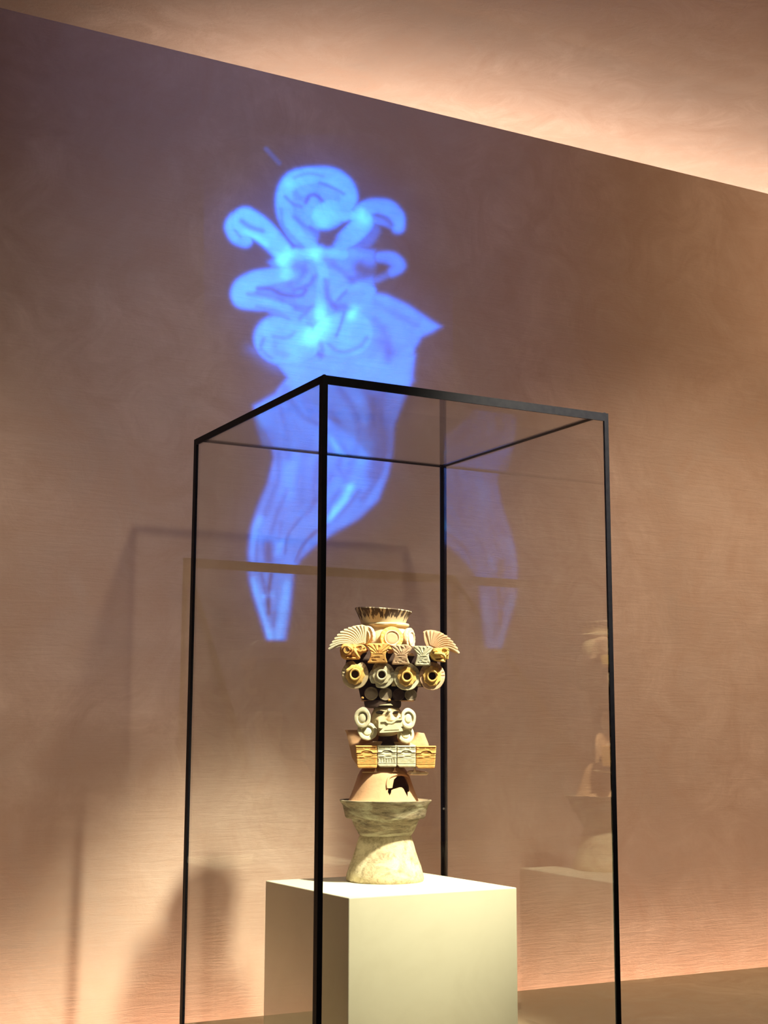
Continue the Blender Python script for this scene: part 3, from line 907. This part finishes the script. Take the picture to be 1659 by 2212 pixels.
# nose ornament
F1 = 0.086
NO = [(817.6, 1554.4), (827, 1555), (834.4, 1555), (837.7, 1558), (845.6, 1558.8), (851, 1556), (855, 1552.5), (869, 1551.5), (869.5, 1569), (866, 1569.5),
      (871, 1579), (860.6, 1580), (837, 1582), (820.4, 1583), (820, 1581), (827, 1573), (817.6, 1572)]
bm = bmesh.new(); prism(bm, pp(NO, F1), -F1, -F1+0.012)
orn = obj('nose_ornament', bm, 'cream', burner, label='cream stepped nose plate over the mouth')
for poly_ in ([(817.6, 1554.4), (834, 1555.0), (837.7, 1558), (845.6, 1558.8), (851, 1556), (855, 1552.5), (869, 1551.5), (869.2, 1555.2), (856.2, 1556.4), (852.2, 1560.2), (846, 1563.0), (837, 1562.4), (833, 1558.8), (821.5, 1559.6), (821.5, 1570.8), (827, 1571.5), (824, 1573.5), (817.6, 1572)],
              [(829.5, 1577.2), (838, 1565.5), (856.5, 1565), (862.5, 1575.6)],
              [(820.4, 1583), (820, 1581), (825.5, 1576.5), (829, 1579.3), (864, 1577.8), (866.5, 1573), (871, 1579), (860.6, 1580.5), (837, 1582.2)]):
    bm = bmesh.new(); prism(bm, pp(poly_, F1), -F1-0.0030, -F1+0.002)
    obj('raised_band', bm, 'cream', orn)

# ear flares
def flare(px, py, rx, ry, fwd, yaw, pitch, seed, mat='cream', nm='ear_flare', label=None):
    bm = bmesh.new()
    prof = [(0, -0.010), (0.62, -0.010), (0.97, -0.006), (1.0, -0.002), (0.98, 0.0014), (0.90, 0.0028), (0.66, 0.0022), (0.61, 0.0005), (0.57, -0.0030), (0.50, -0.0036), (0.36, -0.0026), (0.0, -0.0026)]
    R0 = rr(1)
    lathe(bm, [(r*R0, z) for r, z in prof], 0, 0, 0, 56, 0.0)
    x, z = P(px, py, fwd)
    mt = Matrix.Rotation(yaw, 4, 'Z') @ Matrix.Rotation(pitch, 4, 'X') @ Matrix.Rotation(math.radians(90), 4, 'X')
    for v in bm.verts:
        k = 1+0.05*noise.noise(Vector((v.co.x/R0*1.3+seed, v.co.y/R0*1.3, seed)))*2
        c = Vector((v.co.x*rx*k, v.co.y*ry*k, v.co.z))
        v.co = mt @ c+Vector((x, -fwd, z))
    o = obj(nm, bm, mat, burner, smooth=True, label=label)
    bm = bmesh.new(); bmesh.ops.create_uvsphere(bm, u_segments=24, v_segments=14, radius=1)
    for v in bm.verts:
        c = Vector((v.co.x*R0*rx*0.42, v.co.y*R0*ry*0.42, v.co.z*0.0022-0.0018))
        v.co = mt @ c+Vector((x, -fwd, z))
    obj('boss', bm, mat, o, smooth=True)
    return o
flare(782.8, 1550.5, 17.5, 21.5, 0.072, math.radians(-6), math.radians(-4), 1, label='cream oval ear flare, upper left')
flare(793.5, 1579.5, 20.5, 19.0, 0.066, math.radians(4), math.radians(-14), 2, label='cream oval ear flare, lower left')
flare(882.5, 1551.5, 16.5, 21.5, 0.072, math.radians(14), math.radians(-4), 3, label='cream oval ear flare, upper right')
flare(877.0, 1586.0, 18.5, 18.0, 0.066, math.radians(12), math.radians(-14), 4, label='cream oval ear flare, lower right')

# headband
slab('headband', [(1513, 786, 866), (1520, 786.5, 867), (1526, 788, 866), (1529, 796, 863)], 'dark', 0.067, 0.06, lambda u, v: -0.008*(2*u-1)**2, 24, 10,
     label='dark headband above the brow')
slab('brow_strip', [(1520.3, 838, 844), (1522.5, 822, 848), (1524, 818, 849)], 'cream', 0.071, 0.02, nu=14, nv=4)

# headdress block and brim ----------------------------------------------
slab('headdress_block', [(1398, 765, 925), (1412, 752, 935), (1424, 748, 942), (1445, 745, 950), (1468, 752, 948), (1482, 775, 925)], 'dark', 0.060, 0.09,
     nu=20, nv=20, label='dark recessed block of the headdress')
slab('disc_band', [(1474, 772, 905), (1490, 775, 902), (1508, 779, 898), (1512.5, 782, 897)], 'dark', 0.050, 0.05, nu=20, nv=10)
slab('brim_edge', [(1512.2, 779, 895), (1514.2, 781, 894)], 'terracotta', 0.062, 0.05, nu=20, nv=3)
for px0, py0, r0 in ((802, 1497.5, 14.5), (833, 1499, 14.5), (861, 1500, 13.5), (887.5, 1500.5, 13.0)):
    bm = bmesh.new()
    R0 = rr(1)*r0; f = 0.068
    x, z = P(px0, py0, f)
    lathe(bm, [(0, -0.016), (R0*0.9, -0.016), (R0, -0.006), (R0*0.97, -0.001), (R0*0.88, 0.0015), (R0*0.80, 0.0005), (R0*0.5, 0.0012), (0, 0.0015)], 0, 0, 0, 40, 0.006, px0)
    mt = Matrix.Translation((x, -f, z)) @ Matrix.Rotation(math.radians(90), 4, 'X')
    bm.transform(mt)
    obj('brow_disc', bm, 'disc_shaded' if px0 != 861 else 'dark', burner, smooth=True)
for px0, py0 in ((783, 1507.5), (841, 1512)):
    bm = bmesh.new(); bmesh.ops.create_uvsphere(bm, u_segments=12, v_segments=8, radius=R(3.2))
    x, z = P(px0, py0, 0.070)
    for v in bm.verts: v.co = Vector((x+v.co.x, -0.070+v.co.y, z+v.co.z*0.8))
    obj('clay_pellet', bm, 'orange', burner, smooth=True)

# four feathered roundels ---------------------------------------------------
def roundel(px, py, r, fwd, mats, gap=None, seed=0, label=None):
    x, z = P(px, py, fwd)
    rx, ry = rr(1)*r[0], rr(1)*r[1]
    mt = Matrix.Translation((x, -fwd, z)) @ Matrix.Rotation(math.radians(90), 4, 'X')
    def ring(prof, scal=None, nseg=96):
        bm = bmesh.new(); rings = []
        for (q, h) in prof:
            rg = []
            for i in range(nseg):
                t = 2*math.pi*i/nseg
                k = 1.0; hh = h
                if scal: k, dh = scal(t, q, i); hh += dh
                rg.append(bm.verts.new((q*k*rx*math.cos(t), q*k*ry*math.sin(t), hh)))
            rings.append(rg)
        rings.append(rings[0])
        for a, b in zip(rings[:-1], rings[1:]):
            for i in range(nseg):
                bm.faces.new((a[i], a[(i+1) % nseg], b[(i+1) % nseg], b[i]))
        bm.transform(mt)
        return bm
    def feather(t, q, i):
        k = 1.0; dh = 0
        if q > 0.6:
            top = math.sin(t)
            dh = -0.0016*(i % 4 == 0)*(top > -0.25)
            k *= 1+0.02*noise.noise(Vector((math.cos(t)*2, math.sin(t)*2, seed)))*2
            if gap:
                for (g, w, dep) in gap:
                    dlt = abs((math.degrees(t)-g+180) % 360-180)
                    if dlt < w: k *= 1-dep*(1-dlt/w)*(q-0.6)/0.4
        return k, dh
    main = obj('roundel', ring([(0.56, -0.007), (1.0, -0.006), (1.0, 0.0005), (0.97, 0.002), (0.80, 0.0025), (0.56, 0.003)], feather), mats[0], burner, smooth=True, label=label)
    def scallop(t, q, i):
        return (1+0.045*math.cos(9*t+seed) if q > 0.6 else 1), 0
    obj('scalloped_ring', ring([(0.42, 0.0), (0.70, 0.0), (0.70, 0.0055), (0.66, 0.007), (0.46, 0.0075), (0.42, 0.006)], scallop), mats[1], main, smooth=True)
    tor = [(0.355+0.085*math.cos(a), 0.0085+0.0048*math.sin(a)) for a in [2*math.pi*k/10 for k in range(10)]]
    obj('eye_ring', ring(tor), mats[1], main, smooth=True)
    bm = bmesh.new(); lathe(bm, [(0, -0.018), (0.40*rx, -0.018), (0.40*rx, 0.0), (0.34*rx, 0.0), (0.28*rx, -0.012), (0, -0.013)], 0, 0, 0, 32)
    bm.transform(mt)
    obj('eye_cup', bm, 'disc_pink', main, smooth=True)
    bm = bmesh.new(); lathe(bm, [(0, -0.035), (0.5*rx, -0.035), (0.5*rx, -0.004), (0, -0.004)], 0, 0, 0, 24)
    bm.transform(mt)
    obj('peg', bm, 'dark', main, smooth=True)
roundel(767.0, 1457.0, (28.5, 30.0), 0.086, ('buff', 'yellow'), [(80, 22, 0.34)], 1, 'buff feathered ring with yellow eye ring at the left end')
roundel(824.5, 1458.0, (27.0, 27.5), 0.083, ('pale', 'cream'), [(232, 14, 0.22), (150, 30, 0.15)], 2, 'chalky ring with chipped lower edge, second from the left')
roundel(879.0, 1461.5, (28.0, 28.5), 0.083, ('cream', 'yellow'), [(110, 25, 0.2)], 3, 'cream ring, third from the left')
roundel(933.5, 1460.5, (26.8, 29.5), 0.086, ('pink', 'yellow'), None, 4, 'pinkish feathered ring at the right end')
for px0 in (850.5, 905.5):
    slab('spacer', [(1464, px0-1, px0+1), (1472, px0-3, px0+3), (1482, px0-5, px0+5)], 'buff', 0.074, 0.02, nu=6, nv=6)

# three hourglass plaques ------------------------------------------------------
def plaque_relief(seed):
    rnd = random.Random(seed)
    marks = [(rnd.uniform(0.2, 0.8), rnd.uniform(0.55, 0.92), rnd.uniform(0.05, 0.14), rnd.uniform(0.010, 0.02)) for _ in range(9)]
    def f(u, v):
        h = 0.0025*gauss(v-0.5, 0.3)
        if v < 0.48:                       # engraved fan
            a = math.atan2(u-0.5, 0.62-v)
            h -= 0.0022*(0.5+0.5*math.cos(a*17))**4*min(1, v*9)
            h += 0.0012*gauss(math.hypot(u-0.5, v-0.22)-0.13, 0.03)
        h -= 0.0022*gauss(v-0.56, 0.018)*(0.25 < u < 0.78)
        for mu, mv, w, t in marks:
            h -= 0.0022*gauss((v-mv), t)*(abs(u-mu) < w)
        h -= 0.0020*(gauss(math.hypot((u-0.2)*1.0, v-0.86), 0.03)+gauss(math.hypot(u-0.82, v-0.86), 0.03))
        return h
    return f
slab('plaque', [(1389.5, 798, 838), (1392, 791, 843), (1398, 795, 840), (1405, 799, 835.5), (1413, 800.5, 833), (1420, 799, 833.5), (1427, 796, 836), (1430, 793.5, 837), (1432, 794, 835.5)],
     'orange', 0.103, 0.024, plaque_relief(1), 40, 48, label='orange hourglass plaque of the headdress')
slab('plaque', [(1392, 850, 880), (1395, 843, 886), (1400, 846, 890), (1406, 849, 887), (1414, 852, 880), (1421, 851, 880), (1428, 848, 883), (1433, 846.5, 885), (1435, 848, 883)],
     'pink', 0.103, 0.024, plaque_relief(2), 40, 48, label='pinkish hourglass plaque of the headdress')
slab('plaque', [(1395, 896, 912), (1396, 893, 930), (1399, 892, 935.5), (1406, 897, 932), (1414, 901, 926), (1422, 899.5, 927), (1430, 897, 930), (1435, 896, 931), (1437.5, 899, 930)],
     'pale', 0.103, 0.024, plaque_relief(3), 40, 48, label='chalky pale hourglass plaque of the headdress')
slab('ledge', [(1404, 834, 852), (1408, 836, 850), (1411, 839, 846)], 'pink', 0.080, 0.02, nu=8, nv=4)
slab('ledge', [(1411, 880, 891), (1414, 880, 894), (1416.5, 880, 896)], 'pink', 0.080, 0.02, nu=8, nv=4)

# bird heads --------------------------------------------------------------------
def eye(px, py, r, fwd, mat, parent):
    x, z = P(px, py, fwd)
    bm = bmesh.new()
    for rad, th in ((r, 0.0014), (r*0.55, 0.0012)):
        n1, n2 = 28, 8
        R0 = rr(1)*rad
        vs = [[bm.verts.new((x+(R0+th*math.cos(b))*math.cos(a), -fwd-th*1.2*math.sin(b), z+(R0+th*math.cos(b))*math.sin(a)))
               for b in [2*math.pi*q/n2 for q in range(n2)]] for a in [2*math.pi*q/n1 for q in range(n1)]]
        for i in range(n1):
            for j in range(n2):
                bm.faces.new((vs[i][j], vs[(i+1) % n1][j], vs[(i+1) % n1][(j+1) % n2], vs[i][(j+1) % n2]))
    o = obj('eye_ring', bm, mat, parent, smooth=True)
    bm = bmesh.new(); bmesh.ops.create_uvsphere(bm, u_segments=12, v_segments=8, radius=rr(1)*r*0.28)
    for v in bm.verts: v.co += Vector((x, -fwd, z))
    obj('pupil', bm, 'bowl', parent, smooth=True)
def owl(u, v):
    X = u; h = 0.012*(1-(2*u-1)**2)**0.5*(0.6+0.4*math.sin(math.pi*min(v*1.1, 1)))
    h += 0.007*gauss(u-0.57, 0.07)*gauss(v-0.52, 0.30)
    h += 0.0035*(gauss(math.hypot((u-0.24)*1.4, v-0.22), 0.16)+gauss(math.hypot((u-0.72)*1.4, v-0.14), 0.16))
    h -= 0.006*gauss(v-0.83, 0.05)*(0.25 < u < 0.75)
    h += 0.003*gauss(v-0.92, 0.05)*(0.25 < u < 0.75)
    h -= 0.004*gauss(u-0.50, 0.03)*gauss(v-0.55, 0.25)
    return h
o = slab('owl_head', [(1391, 742, 755), (1393, 739, 785), (1398, 735.5, 790), (1404, 734, 796), (1407, 734, 793), (1410, 735, 784), (1415, 735.5, 779), (1419, 737, 778.5),
                      (1422, 741, 778), (1424, 746, 776)], 'orange', 0.093, 0.030, owl, 40, 34, label='ochre owl head at the left of the headdress')
eye(748.5, 1405.0, 5.6, 0.106, 'orange', o)
eye(778.0, 1402.0, 5.0, 0.106, 'orange', o)
bm = bmesh.new()
k = sm(curve3([(742, 1397), (750, 1396), (757, 1399), (760, 1404)], [0.104, 0.108, 0.110, 0.105]), 3); tube(bm, k, [0.002]*len(k), 6)
obj('brow', bm, 'orange', o, smooth=True)
bm = bmesh.new()
k = sm(curve3([(769, 1399), (775, 1394.5), (783, 1395), (789, 1399)], [0.106, 0.108, 0.107, 0.101]), 3); tube(bm, k, [0.002]*len(k), 6)
obj('brow', bm, 'orange', o, smooth=True)
bm = bmesh.new()
k = sm(curve3([(764, 1402), (768, 1409), (772, 1416), (776, 1421)], [0.111, 0.116, 0.115, 0.108]), 3); tube(bm, k, [0.003, 0.0035, 0.004, 0.004]+[0.004]*(len(k)-7)+[0.0035, 0.003, 0.002], 8)
obj('beak', bm, 'orange', o, smooth=True)
def parrot(u, v):
    h = 0.012*(1-(2*u-1)**2)**0.5
    h += 0.008*gauss(v-0.60, 0.17)*gauss(u-0.58, 0.30)
    h -= 0.006*gauss(v-0.80+0.1*(u-0.5), 0.035)*(0.2 < u < 0.86)
    h += 0.003*gauss(math.hypot((u-0.15)*1.3, v-0.33), 0.15)+0.003*gauss(math.hypot((u-0.78)*1.3, v-0.22), 0.15)
    return h
o = slab('parrot_head', [(1400, 940, 962), (1401.5, 937, 969), (1406, 933, 970), (1411, 930, 970), (1414, 928, 969), (1418, 930, 965), (1423, 933, 963), (1427, 939, 962.5), (1429.5, 958, 962)],
         'yellow', 0.096, 0.030, parrot, 40, 34, label='yellow parrot head at the right of the headdress')
eye(936.0, 1409.5, 4.4, 0.106, 'yellow', o)
eye(961.5, 1407.5, 4.2, 0.108, 'yellow', o)
for pts in ([(933, 1404.5), (937, 1402.5), (942, 1404), (946, 1408)], [(955, 1404), (960, 1400.5), (966, 1401.5), (969, 1405)]):
    bm = bmesh.new(); k = sm(curve3(pts, [0.106, 0.111, 0.111, 0.106]), 3); tube(bm, k, [0.0019]*len(k), 6)
    obj('brow', bm, 'yellow', o, smooth=True)
bm = bmesh.new(); k = sm(curve3([(940, 1412), (948, 1412.5), (956, 1413.5), (961, 1418), (961, 1427)], [0.111, 0.118, 0.122, 0.121, 0.113]), 3)
tube(bm, k, [0.004]*(len(k)-4)+[0.0038, 0.0034, 0.003, 0.002], 8); obj('beak', bm, 'yellow', o, smooth=True)
slab('cheek_tuft', [(1404, 967, 969.5), (1415, 965, 969.5), (1422, 965, 969), (1423.5, 966, 969)], 'yellow', 0.090, 0.02, lambda u, v: -0.0015*(math.sin(v*38) > 0.3), 6, 24, parent=o)

# feather wings -----------------------------------------------------------------
def bez(a, b, c, n=12):
    return [((1-t)**2*a[0]+2*t*(1-t)*b[0]+t*t*c[0], (1-t)**2*a[1]+2*t*(1-t)*b[1]+t*t*c[1]) for t in [k/n for k in range(n+1)]]
def wing(name, outline, roots, ctrl, tips, fwd, lab, mat='wing', back=0.0):
    bm = bmesh.new(); prism(bm, pp(outline, fwd), -fwd, -fwd+0.010, 0.0015)
    w = obj(name, bm, mat, burner, label=lab)
    for r0, c0, t0 in zip(roots, ctrl, tips):
        pts = bez(r0, c0, t0)
        c3 = []
        rad = []
        n = len(pts)
        for i, (x, y) in enumerate(pts):
            a, z = P(x, y, fwd+0.001); c3.append(Vector((a, -fwd-0.0008, z)))
            s = i/(n-1)
            rad.append((0.0012+0.0034*s)*(1 if s < 0.93 else 0.75))
        bm = bmesh.new(); tube(bm, c3, rad, 8, 0.62)
        obj('feather', bm, mat, w, smooth=True)
    return w
LW = [(708.5, 1402), (714, 1394), (722, 1382), (731, 1369), (741, 1361.5), (754, 1355.5), (768, 1351), (783, 1349), (794, 1353), (801, 1364), (804, 1376), (803, 1386),
      (790, 1391), (766, 1395), (750, 1392.5), (738, 1394), (722, 1400), (711, 1404)]
tipsL = [(710.5, 1402.5), (713, 1395.5), (718, 1388), (723, 1380.5), (728.5, 1373), (735, 1366.5), (743, 1361.5), (752, 1357.5), (761.5, 1354.5), (771, 1352), (780, 1351), (788, 1352)]
rootsL = [(764, 1393.5)]*1+[(765+2.0*i, 1393-0.5*i) for i in range(1, 12)]
ctrlL = [(735, 1383+0.0*i) if i == 0 else (738+4.0*i, 1381-2.3*i) for i in range(12)]
ctrlL = [(738, 1382), (742, 1378), (748, 1374), (753, 1370), (758, 1367), (764, 1364), (769, 1362), (774, 1361), (778, 1362), (783, 1364), (787, 1367), (790, 1370)]
wing('wing', LW, rootsL, ctrlL, tipsL, 0.058, 'buff feather fan at the left of the headdress')
RW = [(914, 1364.5), (920, 1361.5), (931, 1360.5), (941, 1362), (953, 1366), (968, 1376), (979, 1388), (988, 1401), (992.5, 1412.5), (985, 1411), (974, 1406.5), (962, 1402), (945, 1402),
      (925, 1400), (920, 1396), (917, 1384)]
tipsR = [(991.5, 1411.5), (988, 1402.5), (983.5, 1395), (978.5, 1388), (972.5, 1381.5), (966, 1375.5), (958.5, 1370.5), (950, 1366), (941, 1363.5), (932, 1362), (923, 1362.5)]
rootsR = [(947-1.8*i, 1401-0.8*i) for i in range(11)]
ctrlR = [(972, 1392), (966, 1385), (960, 1380), (955, 1377), (950, 1375), (946, 1374), (942, 1374), (938, 1374), (935, 1376), (931, 1379), (927, 1382)]
wing('wing', RW, rootsR, ctrlR, tipsR, 0.058, 'golden buff feather fan at the right of the headdress', 'pink')

# vase on top --------------------------------------------------------------------
VC = P(833, 1360, 0.0)[0]
zA = P(833, 1398)[1]; zB = P(833, 1356)[1]; zC = P(833, 1348)[1]; zT = P(833, 1320)[1]
bm = bmesh.new()
lathe(bm, [(0, zA-0.02), (rr(44), zA-0.02), (rr(50), zA+0.008), (rr(50), zA+0.03), (rr(44), zB-0.003), (rr(45), zB), (rr(50), zB+0.0035), (rr(51), zC-0.003), (rr(49.5), zC),
           (rr(42), zC), (rr(38), zA), (0, zA)], VC, 0.004, 0, 72, 0.006, 6)
vase = obj('vase', bm, 'buff', burner, smooth=True, label='buff vessel on top of the headdress')
bm = bmesh.new()
h = zT-zC
lathe(bm, [(rr(41), 0), (rr(47.5), 0), (rr(49.5), h*0.20), (rr(53.5), h*0.5), (rr(58), h*0.82), (rr(61.5), h*1.02), (rr(61), h*1.09), (rr(56), h*1.06), (rr(48), h*0.6), (rr(41), 0)], 0, 0, 0, 110, 0.010, 2)
for v in bm.verts:                      # the rim sags to the right
    v.co.z -= max(0, v.co.z)*0.13*(v.co.x/rr(60))
rim = obj('vase_rim', bm, 'streak', vase, smooth=True, label='flared rim streaked with dark pigment')
rim.location = (VC+rr(-5), 0.004, zC)
def vround(ang, px_, py_, rx, ry, mats, lab):
    """upright medallion standing against the vase at angle ang to the viewer's right"""
    _, z = P(833, py_, 0.07)
    rad = rr(50)+0.008
    def mk(prof, nseg=64, tick=False):
        bm = bmesh.new(); rings = []
        for q, hh in prof:
            rings.append([bm.verts.new((q*rx*rr(1)*math.cos(t), q*ry*rr(1)*math.sin(t), hh-(0.0012 if tick and q > 0.75 and i % 4 == 0 else 0)))
                          for i, t in [(i, 2*math.pi*i/nseg) for i in range(nseg)]])
        for a, b in zip(rings[:-1], rings[1:]):
            for i in range(nseg): bm.faces.new((a[i], a[(i+1) % nseg], b[(i+1) % nseg], b[i]))
        bm.faces.new(rings[0]); bm.faces.new(rings[-1][::-1])
        mt = Matrix.Translation((VC+math.sin(ang)*rad, 0.004-math.cos(ang)*rad, z)) @ Matrix.Rotation(ang, 4, 'Z') @ Matrix.Rotation(math.radians(90), 4, 'X')
        bm.transform(mt)
        return bm
    o = obj('medallion', mk([(0.9, -0.008), (1.0, -0.004), (1.0, 0.003), (0.96, 0.0045), (0.76, 0.005), (0.60, 0.0045), (0.5, 0.0045)], tick=True), mats[0], vase, smooth=True, label=lab)
    obj('mirror_disc', mk([(0.54, 0.0), (0.54, 0.0046), (0.50, 0.0056), (0.3, 0.0058)]), mats[1], vase if False else o, smooth=True)
    n = 12
    ringp = [(0.62+0.07*math.cos(2*math.pi*k/8), 0.0052+0.0028*math.sin(2*math.pi*k/8)) for k in range(8)]
    bm = bmesh.new(); rings = []
    for q, hh in ringp+[ringp[0]]:
        rings.append([(q*rx*rr(1)*math.cos(2*math.pi*i/48), q*ry*rr(1)*math.sin(2*math.pi*i/48), hh) for i in range(48)])
    vs = [[bm.verts.new(c) for c in rg] for rg in rings[:-1]]; vs.append(vs[0])
    for a, b in zip(vs[:-1], vs[1:]):
        for i in range(48): bm.faces.new((a[i], a[(i+1) % 48], b[(i+1) % 48], b[i]))
    mt = Matrix.Translation((VC+math.sin(ang)*rad, 0.004-math.cos(ang)*rad, z)) @ Matrix.Rotation(ang, 4, 'Z') @ Matrix.Rotation(math.radians(90), 4, 'X')
    bm.transform(mt)
    obj('inner_rim', bm, mats[2], o, smooth=True)
vround(math.radians(13), 844, 1378, 25, 24, ('yellow', 'disc_pink', 'pink'), 'yellow ochre medallion with rosy disc')
vround(math.radians(-46), 795, 1375, 24, 24, ('pink', 'buff', 'buff'), 'buff medallion turned to the left')
vround(math.radians(66), 878, 1378, 24, 24, ('pink', 'pale', 'pink'), 'pinkish medallion turned to the right')
